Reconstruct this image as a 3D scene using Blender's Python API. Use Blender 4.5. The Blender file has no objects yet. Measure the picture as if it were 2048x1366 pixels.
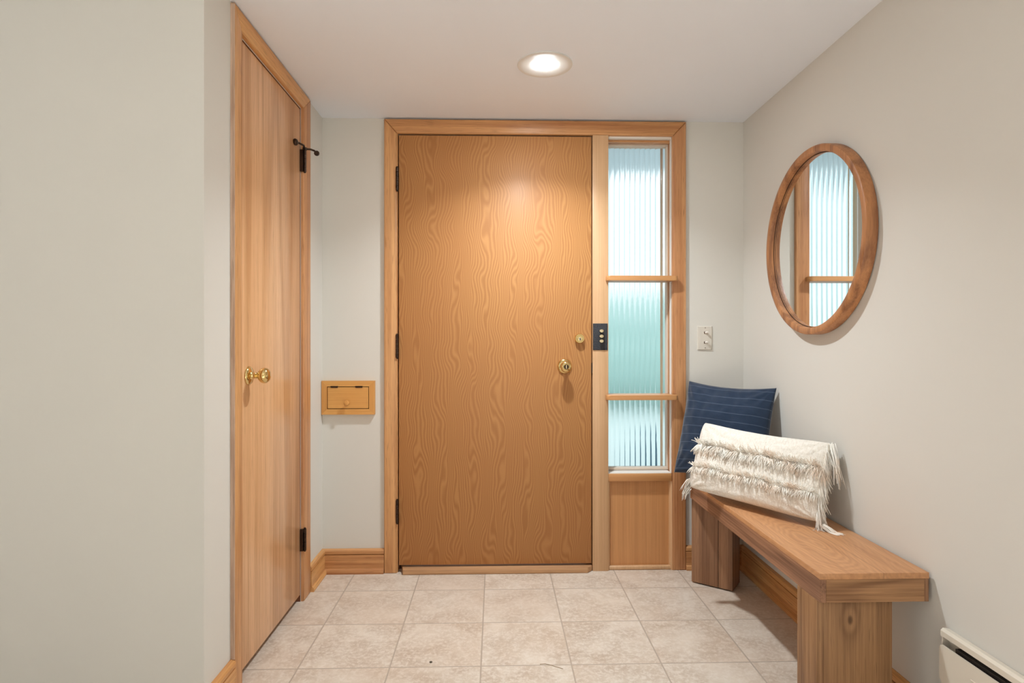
import bpy, bmesh, math, random
from mathutils import Vector, Matrix, noise as mnoise

C = bpy.context.scene.collection
SC = bpy.context.scene

# ------------------------------------------------------------------ camera, world, light, exposure
cam_d = bpy.data.cameras.new('camera')
cam = bpy.data.objects.new('camera', cam_d); C.objects.link(cam)
cam_d.sensor_width = 36.0
cam_d.lens = 1187.4 * 36.0 / 2048
cam_d.shift_y = -3.7 / 2048
cam_d.clip_start = 0.02
cam.location = (0, 0, 1.095)
cam.rotation_euler = (math.pi / 2, 0, -0.0279)
SC.camera = cam

world = bpy.data.worlds.new('sky'); SC.world = world; world.use_nodes = True
wb = world.node_tree.nodes['Background']
wb.inputs[0].default_value = (0.86, 0.95, 1.0, 1); wb.inputs[1].default_value = 1.18

def area_light(name, loc, rot, sx, sy, power, col):
    l = bpy.data.lights.new(name, 'AREA'); l.shape = 'RECTANGLE'; l.size = sx; l.size_y = sy
    l.energy = power; l.color = col
    o = bpy.data.objects.new(name, l); C.objects.link(o); o.location = loc; o.rotation_euler = rot
    return o
# unseen fill lights added behind the camera; the walls there have no windows
area_light('rear_window_daylight', (-1.2, -3.85, 1.25), (math.pi / 2, 0, 0), 3.2, 1.6, 3, (0.88, 0.96, 1.0))
area_light('side_window_daylight', (-3.02, -1.0, 1.15), (math.pi / 2, 0, -math.pi / 2), 3.6, 1.7, 9, (0.86, 0.95, 1.0))  # added side fill, aimed across at the right wall
d = area_light('room_downlight', (0.1, -1.25, 2.12), (0, 0, 0), 1.6, 1.6, 92, (0.84, 0.94, 1.0)); d.data.spread = math.radians(84)  # added overhead fill, no fixture; its floor bounce brightens the ceiling
LAMP = 235.0            # strength of the recessed lamp's lens

SC.view_settings.view_transform = 'Standard'
SC.view_settings.look = 'None'
SC.view_settings.gamma = 1.0
SC.view_settings.use_curve_mapping = False
SC.view_settings.exposure = 0.24

# ------------------------------------------------------------------ dimensions (metres)
YB = 2.815      # face of the front-door wall
XL = -0.8138    # face of the closet wall
XR = 1.188      # face of the right wall
ZC = 2.137      # ceiling
YC = 1.682      # outer corner of the closet wall
TILE = 0.3048

# ------------------------------------------------------------------ material helpers
def lin(r, g, b):
    def f(c):
        c /= 255.0
        return c / 12.92 if c <= 0.04045 else ((c + 0.055) / 1.055) ** 2.4
    return (f(r), f(g), f(b), 1)

class NT:
    def __init__(self, name):
        self.m = bpy.data.materials.new(name); self.m.use_nodes = True
        self.t = self.m.node_tree; self.n = self.t.nodes; self.l = self.t.links
        self.b = self.n['Principled BSDF']
    def set(self, **k):
        for a, v in k.items():
            i = self.b.inputs[a.replace('_', ' ')]
            if hasattr(v, 'is_output'): self.l.new(v, i)
            else: i.default_value = v
    def _in(self, node, i, v):
        if v is None: return
        if hasattr(v, 'is_output'): self.l.new(v, node.inputs[i])
        else: node.inputs[i].default_value = v
    def coord(self, kind='Object'):
        return self.n.new('ShaderNodeTexCoord').outputs[kind]
    def m_(self, op, a, b=None, c=None):
        n = self.n.new('ShaderNodeMath'); n.operation = op
        self._in(n, 0, a); self._in(n, 1, b); self._in(n, 2, c)
        return n.outputs[0]
    def sep(self, v):
        n = self.n.new('ShaderNodeSeparateXYZ'); self.l.new(v, n.inputs[0]); return n.outputs
    def comb(self, x, y, z):
        n = self.n.new('ShaderNodeCombineXYZ')
        for i, v in enumerate((x, y, z)): self._in(n, i, v)
        return n.outputs[0]
    def mapp(self, v, scale=(1, 1, 1), loc=(0, 0, 0), rot=(0, 0, 0)):
        n = self.n.new('ShaderNodeMapping'); self.l.new(v, n.inputs[0])
        n.inputs['Scale'].default_value = scale; n.inputs['Location'].default_value = loc
        n.inputs['Rotation'].default_value = rot
        return n.outputs[0]
    def noise(self, v, scale, detail=2, rough=0.5, dist=0.0):
        n = self.n.new('ShaderNodeTexNoise'); self.l.new(v, n.inputs['Vector'])
        n.inputs['Scale'].default_value = scale; n.inputs['Detail'].default_value = detail
        n.inputs['Roughness'].default_value = rough; n.inputs['Distortion'].default_value = dist
        return n.outputs[0]
    def rng(self, v, a, b, c=0.0, d=1.0):
        n = self.n.new('ShaderNodeMapRange'); self._in(n, 0, v)
        n.inputs[1].default_value = a; n.inputs[2].default_value = b
        n.inputs[3].default_value = c; n.inputs[4].default_value = d
        return n.outputs[0]
    def mix(self, f, a, b, mode='MIX'):
        n = self.n.new('ShaderNodeMix'); n.data_type = 'RGBA'; n.blend_type = mode
        self._in(n, 0, f); self._in(n, 6, a); self._in(n, 7, b)
        return n.outputs[2]
    def bump(self, h, strength=0.2, dist=0.002):
        n = self.n.new('ShaderNodeBump'); self._in(n, 'Height', h)
        n.inputs['Strength'].default_value = strength; n.inputs['Distance'].default_value = dist
        self.l.new(n.outputs[0], self.b.inputs['Normal'])

def plain(name, col, rough=0.5, metal=0.0, **k):
    t = NT(name); t.set(Base_Color=col, Roughness=rough, Metallic=metal, **k)
    return t.m

def paint(name, col, rough=0.75, bump=0.05):
    t = NT(name); co = t.coord()
    n = t.noise(co, 3.0, 3)
    a = tuple(c * 0.97 for c in col[:3]) + (1,)
    t.set(Base_Color=t.mix(n, a, col), Roughness=rough)
    t.bump(t.noise(co, 260, 2), bump, 0.001)
    return t.m

def wood(name, light, dark, axis='Z', seed=0.0, field=2.2, rings=26.0, ringmix=0.5, streak=0.4,
         rough=0.38, stretch=0.09, blot=None, coat=0.0, pore=0.12, knot=None):
    """grain runs along axis; contour lines of a stretched noise field give cathedral figure"""
    t = NT(name); co = t.coord()
    s = {'X': (stretch, 1, 1), 'Y': (1, stretch, 1), 'Z': (1, 1, stretch)}[axis]
    v = t.mapp(co, s, (seed, seed * 1.7, seed * 0.6))
    f = t.noise(v, field, 2, 0.45, 0.15)
    if knot:
        xx, yy, zz = t.sep(co)
        ka = t.m_('MULTIPLY', t.m_('SUBTRACT', xx, knot[0]), 1.0); kb = t.m_('MULTIPLY', t.m_('SUBTRACT', zz, knot[1]), 0.55)
        kd = t.m_('SQRT', t.m_('ADD', t.m_('MULTIPLY', ka, ka), t.m_('MULTIPLY', kb, kb)))
        f = t.m_('ADD', f, t.m_('MULTIPLY', t.m_('EXPONENT', t.m_('MULTIPLY', kd, -65.0)), 0.35))
    r = t.m_('SINE', t.m_('MULTIPLY', f, rings * 6.283))
    r = t.rng(r, -1, 1, 0, 1)
    r = t.m_('POWER', r, 1.6)
    s2 = {'X': (0.012, 1, 1), 'Y': (1, 0.012, 1), 'Z': (1, 1, 0.012)}[axis]
    v2 = t.mapp(co, s2, (seed, seed, seed))
    st = t.rng(t.noise(v2, 160, 3, 0.6), 0.32, 0.68)
    st2 = t.noise(v2, 30, 3, 0.6)
    fac = t.m_('ADD', t.m_('MULTIPLY', r, ringmix), t.m_('MULTIPLY', st, streak))
    fac = t.m_('ADD', fac, t.m_('MULTIPLY', t.m_('SUBTRACT', st2, 0.5), streak * 1.8))
    fac = t.rng(fac, 0.1 * ringmix, ringmix + streak * 0.85, 0, 1)
    col = t.mix(fac, light, dark)
    pr = t.rng(t.noise(t.mapp(co, {'X': (0.03, 1, 1), 'Y': (1, 0.03, 1), 'Z': (1, 1, 0.03)}[axis]), 420, 1), 0.60, 0.70, 0, pore)
    col = t.mix(pr, col, (dark[0] * 0.45, dark[1] * 0.4, dark[2] * 0.35, 1))
    if knot:
        col = t.mix(t.rng(kd, 0.002, 0.0085, 0.75, 0.0), col, (dark[0] * 0.4, dark[1] * 0.35, dark[2] * 0.3, 1))
    if blot:
        bf = t.rng(t.noise(v, 4.0, 3), 0.45, 0.7, 0, 0.55)
        col = t.mix(bf, col, blot)
    t.set(Base_Color=col, Roughness=t.rng(st, 0, 1, rough - 0.06, rough + 0.08))
    if coat:
        t.set(Coat_Weight=coat, Coat_Roughness=0.12)
    t.bump(st, 0.12, 0.0008)
    return t.m

def rotary_door(name):
    """rotary cut veneer: contour lines of a field that repeats once per turn of the log"""
    t = NT(name); co = t.coord(); x, y, z = t.sep(co)
    per = 0.262
    wob = t.m_('MULTIPLY', t.noise(t.comb(0.0, 3.0, z), 2.5, 1), 0.03)
    ang = t.m_('MULTIPLY', t.m_('ADD', x, wob), 2 * math.pi / per)
    R = 0.42
    x = t.m_('ADD', x, t.m_('MULTIPLY', t.noise(t.comb(t.m_('MULTIPLY', x, 2.2), 1.0, t.m_('MULTIPLY', z, 4.2)), 1.0, 1), 0.09))
    zz = t.m_('MULTIPLY', z, 2.6)
    drift = t.m_('MULTIPLY', x, 0.55)
    cx = t.m_('ADD', t.m_('MULTIPLY', t.m_('COSINE', ang), R), drift)
    cy = t.m_('MULTIPLY', t.m_('SINE', ang), R)
    n1 = t.noise(t.comb(cx, cy, zz), 1.15, 1.0, 0.4, 0.0)
    n2 = t.noise(t.comb(cx, cy, t.m_('MULTIPLY', z, 4.0)), 2.0, 1.5, 0.4, 0.0)
    F = t.m_('ADD', t.m_('MULTIPLY', x, 84.0), t.m_('MULTIPLY', n1, 11.0))
    F = t.m_('ADD', F, t.m_('MULTIPLY', n2, 1.9))
    s = t.m_('SINE', t.m_('MULTIPLY', F, 6.283))
    s = t.rng(s, -1, 1, 0, 1)
    s = t.m_('POWER', s, 0.8)
    fine = t.noise(t.mapp(co, (1, 1, 0.02)), 300, 3, 0.6)
    broad = t.noise(t.mapp(co, (1, 1, 0.35)), 3.2, 2)
    la, lb = lin(198, 144, 89), lin(169, 115, 68)
    col = t.mix(t.m_('ADD', t.m_('MULTIPLY', s, 0.72), t.m_('MULTIPLY', fine, 0.28)), la, lb)
    col = t.mix(t.rng(broad, 0.35, 0.7, 0, 0.38), col, lin(178, 118, 72))
    t.set(Base_Color=col, Roughness=0.52, Specular_IOR_Level=0.25, Coat_Weight=0.10, Coat_Roughness=0.32)
    t.bump(t.m_('ADD', fine, t.m_('MULTIPLY', s, 0.3)), 0.08, 0.001)
    return t.m

def tile_floor(name):
    t = NT(name); co = t.coord(); x, y, z = t.sep(co)
    gx0, gy0 = -0.658, 2.603
    ux = t.m_('DIVIDE', t.m_('SUBTRACT', x, gx0), TILE)
    uy = t.m_('DIVIDE', t.m_('SUBTRACT', y, gy0), TILE)
    def edge(u):
        fr = t.m_('FRACT', t.m_('ADD', u, 200.0))
        return t.m_('MINIMUM', fr, t.m_('SUBTRACT', 1.0, fr))
    jit = t.m_('MULTIPLY', t.m_('SUBTRACT', t.noise(co, 60, 2), 0.5), 0.004)
    e = t.m_('ADD', t.m_('MINIMUM', edge(ux), edge(uy)), jit)
    g = t.rng(e, 0.0055, 0.0105, 1, 0)
    cell = t.n.new('ShaderNodeTexWhiteNoise'); cell.noise_dimensions = '2D'
    t.l.new(t.comb(t.m_('FLOOR', ux), t.m_('FLOOR', uy), 0.0), cell.inputs['Vector'])
    off = t.n.new('ShaderNodeVectorMath'); off.operation = 'ADD'
    sc = t.n.new('ShaderNodeVectorMath'); sc.operation = 'SCALE'; sc.inputs['Scale'].default_value = 9.0
    t.l.new(cell.outputs['Color'], sc.inputs[0]); t.l.new(co, off.inputs[0]); t.l.new(sc.outputs[0], off.inputs[1])
    tc = off.outputs[0]
    n1 = t.noise(tc, 7, 4, 0.6, 0.6); n2 = t.noise(tc, 70, 4, 0.7, 0.4); n3 = t.noise(tc, 2.6, 2)
    a, b = lin(224, 211, 195), lin(192, 172, 152)
    col = t.mix(t.rng(n1, 0.34, 0.66), a, b)
    col = t.mix(t.rng(n2, 0.45, 0.62, 0, 0.6), col, lin(236, 227, 216))
    col = t.mix(t.rng(n3, 0.4, 0.7, 0, 0.35), col, lin(216, 190, 166))
    col = t.mix(t.rng(cell.outputs['Value'], 0, 1, 0, 0.2), col, lin(206, 192, 178))
    # tiny pits and dirt specks lying on the tiles
    vor = t.n.new('ShaderNodeTexVoronoi'); t.l.new(co, vor.inputs['Vector']); vor.inputs['Scale'].default_value = 9.0
    sp = t.rng(vor.outputs['Distance'], 0.014, 0.022, 1, 0)
    sp = t.m_('MULTIPLY', sp, t.rng(t.noise(co, 4, 1), 0.52, 0.56))
    vor2 = t.n.new('ShaderNodeTexVoronoi'); t.l.new(co, vor2.inputs['Vector']); vor2.inputs['Scale'].default_value = 28.0
    sp2 = t.m_('MULTIPLY', t.rng(vor2.outputs['Distance'], 0.03, 0.05, 1, 0), t.rng(t.noise(t.mapp(co, loc=(5, 5, 0)), 3, 1), 0.55, 0.60, 0, 0.6))
    col = t.mix(t.m_('MAXIMUM', sp, sp2), col, lin(120, 98, 80))
    col = t.mix(g, col, lin(184, 168, 152))
    t.set(Base_Color=col, Roughness=t.rng(n2, 0, 1, 0.34, 0.5))
    h = t.m_('SUBTRACT', t.m_('MULTIPLY', n1, 0.25), t.m_('MULTIPLY', g, 1.0))
    t.bump(h, 0.35, 0.002)
    return t.m

M = {}
M['wall'] = paint('wall_paint', lin(224, 220, 212))
M['ceiling'] = paint('ceiling_paint', lin(240, 243, 250))
M['floor'] = tile_floor('beige_tile')
M['door'] = rotary_door('figured_door_veneer')
OL, OD = lin(228, 174, 118), lin(190, 132, 82)
M['oak_z'] = wood('oak_trim_vertical', OL, OD, 'Z', 1.3, field=9, rings=5, ringmix=0.45, stretch=0.05, streak=0.6, pore=0.5)
M['oak_z2'] = wood('oak_trim_vertical_red', lin(216, 162, 112), lin(178, 118, 74), 'Z', 7.1, field=8, rings=5, ringmix=0.55, stretch=0.06, streak=0.6, pore=0.5)
M['oak_mull'] = wood('pale_birch_post', lin(218, 176, 134), lin(198, 152, 108), 'Z', 4.3, field=7, rings=1.6, ringmix=0.4, stretch=0.04)
M['oak_x'] = wood('oak_trim_across', lin(214, 158, 104), lin(176, 116, 70), 'X', 2.3, field=9, rings=5, ringmix=0.5, stretch=0.05, streak=0.6, pore=0.5)
M['oak_y'] = wood('oak_trim_along_wall', lin(230, 176, 112), lin(200, 140, 84), 'Y', 3.7, field=9, rings=5, ringmix=0.45, stretch=0.05, streak=0.6, pore=0.5)
M['oak_worn'] = wood('worn_oak_edge', lin(222, 192, 168), lin(176, 140, 116), 'Z', 5.9, field=40, rings=2, ringmix=0.5, stretch=0.1,
                     streak=0.7, rough=0.7, pore=0.4, blot=lin(196, 180, 178))
M['closet'] = wood('closet_door_oak', lin(236, 188, 142), lin(200, 146, 98), 'Z', 8.8, field=4.0, rings=7.0, ringmix=0.6,
                   streak=0.5, pore=0.3, stretch=0.05, rough=0.36, coat=0.35)
M['panel'] = wood('sidelight_panel_veneer', lin(222, 162, 106), lin(196, 138, 86), 'Z', 6.4, field=6, rings=2.5, ringmix=0.35, stretch=0.1)
M['shelf'] = wood('shelf_wood', lin(216, 160, 104), lin(190, 132, 80), 'X', 9.2, field=8, rings=2, ringmix=0.3, stretch=0.04)
M['maple_x'] = wood('mail_box_maple', lin(226, 166, 92), lin(208, 144, 74), 'X', 1.9, field=7, rings=2.0, ringmix=0.3, stretch=0.12, streak=0.35)
M['maple_z'] = wood('mail_box_maple_upright', lin(226, 166, 92), lin(208, 144, 74), 'Z', 1.1, field=7, rings=2.0, ringmix=0.3, stretch=0.12, streak=0.35)
BL, BD = lin(196, 142, 98), lin(150, 100, 66)
M['bench_top'] = None
M['bench_y'] = wood('bench_oak_along', lin(172, 126, 96), lin(120, 84, 62), 'Y', 2.9, field=9, rings=5, ringmix=0.45, stretch=0.12, streak=0.55, rough=0.5, pore=0.3)
M['bench_x'] = wood('bench_oak_across', lin(186, 140, 98), lin(134, 94, 62), 'X', 5.2, field=8, rings=6, ringmix=0.5, stretch=0.16, streak=0.5, rough=0.5, pore=0.3)
M['bench_leg'] = wood('bench_oak_upright', lin(168, 124, 90), lin(120, 82, 56), 'Z', 4.6, field=8, rings=4, ringmix=0.4, stretch=0.07, streak=0.5, rough=0.5, pore=0.35)
M['bench_near_leg'] = wood('bench_oak_knotty', lin(172, 130, 90), lin(122, 86, 56), 'Z', 4.6, field=8, rings=5, ringmix=0.4, stretch=0.07, streak=0.5, rough=0.5, pore=0.35, knot=(0.094, 0.328))
M['walnut'] = wood('acacia_ring', lin(196, 136, 88), lin(140, 90, 56), 'Z', 3.3, field=7, rings=5, ringmix=0.6, stretch=0.3, streak=0.4, rough=0.42)
M['threshold'] = wood('worn_threshold_oak', lin(206, 160, 116), lin(166, 120, 82), 'X', 6.6, field=9, rings=2, ringmix=0.4, stretch=0.05, streak=0.7, rough=0.6)
M['brass'] = plain('polished_brass', (0.78, 0.58, 0.26, 1), 0.13, 1.0)
M['brass_pale'] = plain('pale_brass', (0.85, 0.74, 0.5, 1), 0.2, 1.0)
M['dark'] = plain('dark_slot', (0.012, 0.008, 0.006, 1), 0.6)
M['bronze'] = plain('dark_bronze', (0.055, 0.034, 0.024, 1), 0.33, 0.85)
M['white'] = plain('white_trim_paint', lin(238, 230, 220), 0.5)
M['cream'] = plain('cream_window_frame', lin(230, 214, 196), 0.5)
M['plate'] = plain('ivory_plastic', lin(222, 214, 202), 0.35)
M['heater'] = plain('heater_enamel', lin(232, 222, 206), 0.35)
M['lamp_trim'] = plain('lamp_trim_white', lin(228, 226, 222), 0.45)
M['mirror'] = plain('mirror_silver', (0.93, 0.95, 0.95, 1), 0.01, 1.0)

def emit(name, col, s):
    t = NT(name); t.set(Base_Color=(1, 1, 1, 1), Emission_Color=col, Emission_Strength=s); return t.m
M['lens'] = emit('lamp_lens_glow', (0.86, 0.955, 1.0, 1), LAMP)

def glass_mat():
    t = NT('reeded_glass')
    t.set(Base_Color=(0.93, 0.985, 0.975, 1), Roughness=0.14, IOR=1.45, Transmission_Weight=1.0)
    t.bump(t.noise(t.coord(), 45, 3), 0.10, 0.002)
    return t.m
M['glass'] = glass_mat()

def knotty_top(name):
    """bench seat: swirling rings round an off-centre knot"""
    t = NT(name); co = t.coord(); x, y, z = t.sep(co)
    w = t.noise(t.mapp(co, (1, 0.35, 1)), 5.5, 3, 0.5)
    dx = t.m_('MULTIPLY', t.m_('SUBTRACT', x, 0.125), 6.0)
    dy = t.m_('MULTIPLY', t.m_('SUBTRACT', y, 0.215), 2.1)
    d = t.m_('SQRT', t.m_('ADD', t.m_('MULTIPLY', dx, dx), t.m_('MULTIPLY', dy, dy)))
    d = t.m_('ADD', d, t.m_('MULTIPLY', w, 1.1))
    r = t.rng(t.m_('SINE', t.m_('MULTIPLY', d, 95.0)), -1, 1)
    r = t.m_('MULTIPLY', r, t.rng(d, 0.25, 1.25, 1.0, 0.35))
    f = t.noise(t.mapp(co, (1, 0.05, 1)), 60, 4, 0.65)
    fac = t.m_('ADD', t.m_('MULTIPLY', r, 0.26), t.m_('MULTIPLY', f, 0.85))
    col = t.mix(t.rng(fac, 0.2, 0.95), lin(220, 164, 116), lin(158, 108, 72))
    plank = t.rng(t.m_('ABSOLUTE', t.m_('SUBTRACT', x, 0.176)), 0.0005, 0.0016, 0.45, 0)
    col = t.mix(plank, col, lin(110, 72, 46))
    t.set(Base_Color=col, Roughness=0.42); t.bump(f, 0.1, 0.001)
    return t.m
M['bench_top'] = knotty_top('knotty_bench_top')

def navy_cloth():
    t = NT('navy_striped_cloth'); uv = t.coord('UV'); u, v, w = t.sep(uv)
    wob = t.m_('MULTIPLY', t.noise(uv, 3, 2), 0.012)
    vv = t.m_('MULTIPLY', t.m_('ADD', v, wob), 11.0)
    fr = t.m_('FRACT', vv)
    line = t.rng(t.m_('ABSOLUTE', t.m_('SUBTRACT', fr, 0.5)), 0.02, 0.06, 1, 0)
    dash = t.rng(t.m_('SINE', t.m_('MULTIPLY', u, 520.0)), -0.4, 0.4, 0.35, 1)
    line = t.m_('MULTIPLY', t.m_('MULTIPLY', line, dash), 0.26)
    fine = t.rng(t.m_('SINE', t.m_('MULTIPLY', v, 420.0)), -1, 1, 0, 0.5)
    n = t.noise(uv, 25, 4, 0.7)
    col = t.mix(t.m_('ADD', fine, t.m_('MULTIPLY', n, 0.5)), lin(18, 33, 52), lin(32, 54, 82))
    col = t.mix(line, col, lin(140, 154, 178))
    t.set(Base_Color=col, Roughness=0.9, Sheen_Weight=0.5, Sheen_Roughness=0.4)
    t.bump(t.m_('ADD', t.m_('MULTIPLY', fine, 1.2), t.noise(uv, 120, 2)), 0.4, 0.001)
    return t.m
M['navy'] = navy_cloth()

def muslin():
    t = NT('crinkled_cream_muslin'); uv = t.coord('UV')
    a = t.noise(t.mapp(uv, (1, 0.22, 1)), 95, 3, 0.6, 0.4)
    b = t.noise(uv, 22, 3, 0.6, 0.6)
    col = t.mix(t.rng(a, 0.3, 0.7), lin(248, 243, 233), lin(232, 223, 210))
    t.set(Base_Color=col, Roughness=0.95, Sheen_Weight=0.2)
    t.bump(t.m_('ADD', a, t.m_('MULTIPLY', b, 1.1)), 0.7, 0.0035)
    return t.m
M['muslin'] = muslin()
def yarn():
    t = NT('cream_cotton_yarn'); co = t.coord()
    n = t.noise(co, 14, 2)
    t.set(Base_Color=t.mix(t.rng(n, 0.42, 0.66), lin(255, 251, 242), lin(250, 232, 214)), Roughness=0.95)
    return t.m
M['yarn'] = yarn()
def black_plate():
    t = NT('pebbled_black_metal'); co = t.coord()
    t.set(Base_Color=(0.035, 0.037, 0.045, 1), Roughness=0.38, Metallic=0.3)
    v = t.n.new('ShaderNodeTexVoronoi'); t.l.new(co, v.inputs['Vector']); v.inputs['Scale'].default_value = 330
    t.bump(v.outputs['Distance'], 0.9, 0.002)
    return t.m
M['black'] = black_plate()
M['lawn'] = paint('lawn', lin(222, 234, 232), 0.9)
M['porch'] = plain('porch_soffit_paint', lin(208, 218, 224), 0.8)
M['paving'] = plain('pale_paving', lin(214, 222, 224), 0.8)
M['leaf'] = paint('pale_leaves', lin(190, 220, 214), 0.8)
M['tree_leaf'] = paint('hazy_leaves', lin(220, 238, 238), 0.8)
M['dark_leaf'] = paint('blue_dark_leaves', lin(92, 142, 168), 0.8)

# ------------------------------------------------------------------ mesh helpers
def tag(o, label=None, cat=None, group=None, kind=None):
    if label: o['label'] = label
    if cat: o['category'] = cat
    if group: o['group'] = group
    if kind: o['kind'] = kind
    return o

def root(name, loc, label=None, cat=None, group=None, kind=None):
    o = bpy.data.objects.new(name, None); C.objects.link(o); o.location = loc
    o.empty_display_size = 0.05
    return tag(o, label, cat, group, kind)

def wloc(o):
    v = Vector((0, 0, 0))
    while o is not None:
        v += Vector(o.location); o = o.parent
    return v

def obj(name, bm, mat, parent=None, origin=None, smooth=False, label=None, cat=None, group=None, kind=None):
    """bm holds world coordinates; it becomes ONE object with its origin at `origin`"""
    base = wloc(parent) if parent is not None else Vector((0, 0, 0))
    org = Vector(origin) if origin is not None else base
    bmesh.ops.translate(bm, verts=bm.verts, vec=-org)
    bmesh.ops.recalc_face_normals(bm, faces=bm.faces)
    me = bpy.data.meshes.new(name); bm.to_mesh(me); bm.free()
    mats = mat if isinstance(mat, (list, tuple)) else [mat]
    for m in mats: me.materials.append(m)
    if smooth:
        for p in me.polygons: p.use_smooth = True
        if smooth != True:
            me.set_sharp_from_angle(angle=math.radians(smooth))
    o = bpy.data.objects.new(name, me); C.objects.link(o)
    if parent is not None: o.parent = parent
    o.location = org - base
    return tag(o, label, cat, group, kind)

def new(): return bmesh.new()

def box(bm, x0, x1, y0, y1, z0, z1, bev=0.0, seg=2):
    vs = [bm.verts.new((x, y, z)) for x in (x0, x1) for y in (y0, y1) for z in (z0, z1)]
    idx = [(0, 1, 3, 2), (4, 6, 7, 5), (0, 4, 5, 1), (2, 3, 7, 6), (0, 2, 6, 4), (1, 5, 7, 3)]
    fs = [bm.faces.new([vs[i] for i in f]) for f in idx]
    if bev > 0:
        es = list({e for f in fs for e in f.edges})
        bmesh.ops.bevel(bm, geom=es, offset=bev, segments=seg, profile=0.5, affect='EDGES')
    return bm

def prism(bm, pts, z0, z1, M4=None, bev=0.0):
    """polygon in XY, extruded z0..z1, then transformed"""
    a = [bm.verts.new((p[0], p[1], z0)) for p in pts]; b = [bm.verts.new((p[0], p[1], z1)) for p in pts]
    n = len(pts); fs = [bm.faces.new(a[::-1]), bm.faces.new(b)]
    for i in range(n): fs.append(bm.faces.new([a[i], a[(i + 1) % n], b[(i + 1) % n], b[i]]))
    vs = a + b
    if bev > 0:
        es = list(fs[0].edges) + list(fs[1].edges)
        r = bmesh.ops.bevel(bm, geom=es, offset=bev, segments=2, profile=0.5, affect='EDGES')
        vs = list({v for v in r['verts']} | {v for v in vs if v.is_valid})
    if M4 is not None: bmesh.ops.transform(bm, matrix=M4, verts=[v for v in vs if v.is_valid])
    return bm

def lathe(bm, prof, origin, axis, n=40):
    """prof: (radius, height) along axis"""
    q = Vector((0, 0, 1)).rotation_difference(Vector(axis)).to_matrix()
    rings = []
    for r, h in prof:
        if r < 1e-6: rings.append([bm.verts.new(q @ Vector((0, 0, h)) + Vector(origin))])
        else: rings.append([bm.verts.new(q @ Vector((r * math.cos(2 * math.pi * i / n), r * math.sin(2 * math.pi * i / n), h)) + Vector(origin)) for i in range(n)])
    for a, b in zip(rings, rings[1:]):
        for i in range(n):
            j = (i + 1) % n
            if len(a) == 1 and len(b) == 1: continue
            if len(a) == 1: bm.faces.new([a[0], b[i], b[j]])
            elif len(b) == 1: bm.faces.new([a[i], a[j], b[0]])
            else: bm.faces.new([a[i], a[j], b[j], b[i]])
    for r in (rings[0], rings[-1]):
        if len(r) > 2: bm.faces.new(r)
    return bm

def tube(bm, pts, r, n=10, r_end=None):
    pts = [Vector(p) for p in pts]; rings = []
    m = len(pts)
    for k, p in enumerate(pts):
        d = (pts[min(k + 1, m - 1)] - pts[max(k - 1, 0)]).normalized()
        up = Vector((0, 0, 1)) if abs(d.z) < 0.9 else Vector((1, 0, 0))
        s = d.cross(up).normalized(); t = s.cross(d)
        rr = r if r_end is None else r + (r_end - r) * k / (m - 1)
        rings.append([bm.verts.new(p + rr * (math.cos(2 * math.pi * i / n) * s + math.sin(2 * math.pi * i / n) * t)) for i in range(n)])
    for a, b in zip(rings, rings[1:]):
        for i in range(n): bm.faces.new([a[i], a[(i + 1) % n], b[(i + 1) % n], b[i]])
    bm.faces.new(rings[0][::-1]); bm.faces.new(rings[-1])
    return bm

# ------------------------------------------------------------------ room shell
def struct(name, bm, mat, label, cat, **k):
    return obj(name, bm, mat, kind='structure', label=label, cat=cat, **k)

struct('floor', box(new(), -3.2, XR + 0.14, -4.1, YB + 0.16, -0.1, 0.0), M['floor'], 'beige square ceramic tile floor with thin grout lines', 'floor')
struct('ceiling', box(new(), -3.2, XR + 0.14, -4.1, YB + 0.16, ZC, ZC + 0.12), M['ceiling'], 'smooth white painted ceiling above the entry', 'ceiling')
# front-door wall with the hole for door and sidelight
DX0, DX1 = -0.462, 0.8405
b = new()
box(b, -0.93, DX0 - 0.03, YB, YB + 0.14, 0, ZC)
box(b, DX1 + 0.004, XR, YB, YB + 0.14, 0, ZC)
box(b, DX0 - 0.03, DX1 + 0.004, YB, YB + 0.14, 2.064, ZC)
struct('wall_front', b, M['wall'], 'warm grey wall around the front door', 'wall')
struct('wall_right', box(new(), XR, XR + 0.14, -4.1, YB + 0.14, 0, ZC), M['wall'], 'warm grey wall on the right behind mirror and bench', 'wall')
# closet wall, with the niche the closet door sits in
CY0, CY1, CZ1 = 1.899, 2.507, 2.062
b = new()
box(b, XL - 0.11, XL, YC, CY0, 0, ZC)
box(b, XL - 0.11, XL, CY1, YB, 0, ZC)
box(b, XL - 0.11, XL, CY0, CY1, CZ1, ZC)
box(b, XL - 0.11, XL - 0.06, CY0, CY1, 0, CZ1)
struct('wall_left', b, M['wall'], 'pale wall on the left that holds the closet door', 'wall')
struct('wall_near', box(new(), -3.2, XL - 0.11, YC, YC + 0.12, 0, ZC), M['wall'], 'plain grey wall at far left facing the camera', 'wall')
struct('wall_side', box(new(), -3.2, -3.08, -4.1, YC, 0, ZC), M['wall'], 'side wall of the room behind the camera', 'wall')
struct('wall_back', box(new(), -3.08, XR, -4.1, -3.98, 0, ZC), M['wall'], 'back wall of the room behind the camera', 'wall')

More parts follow.
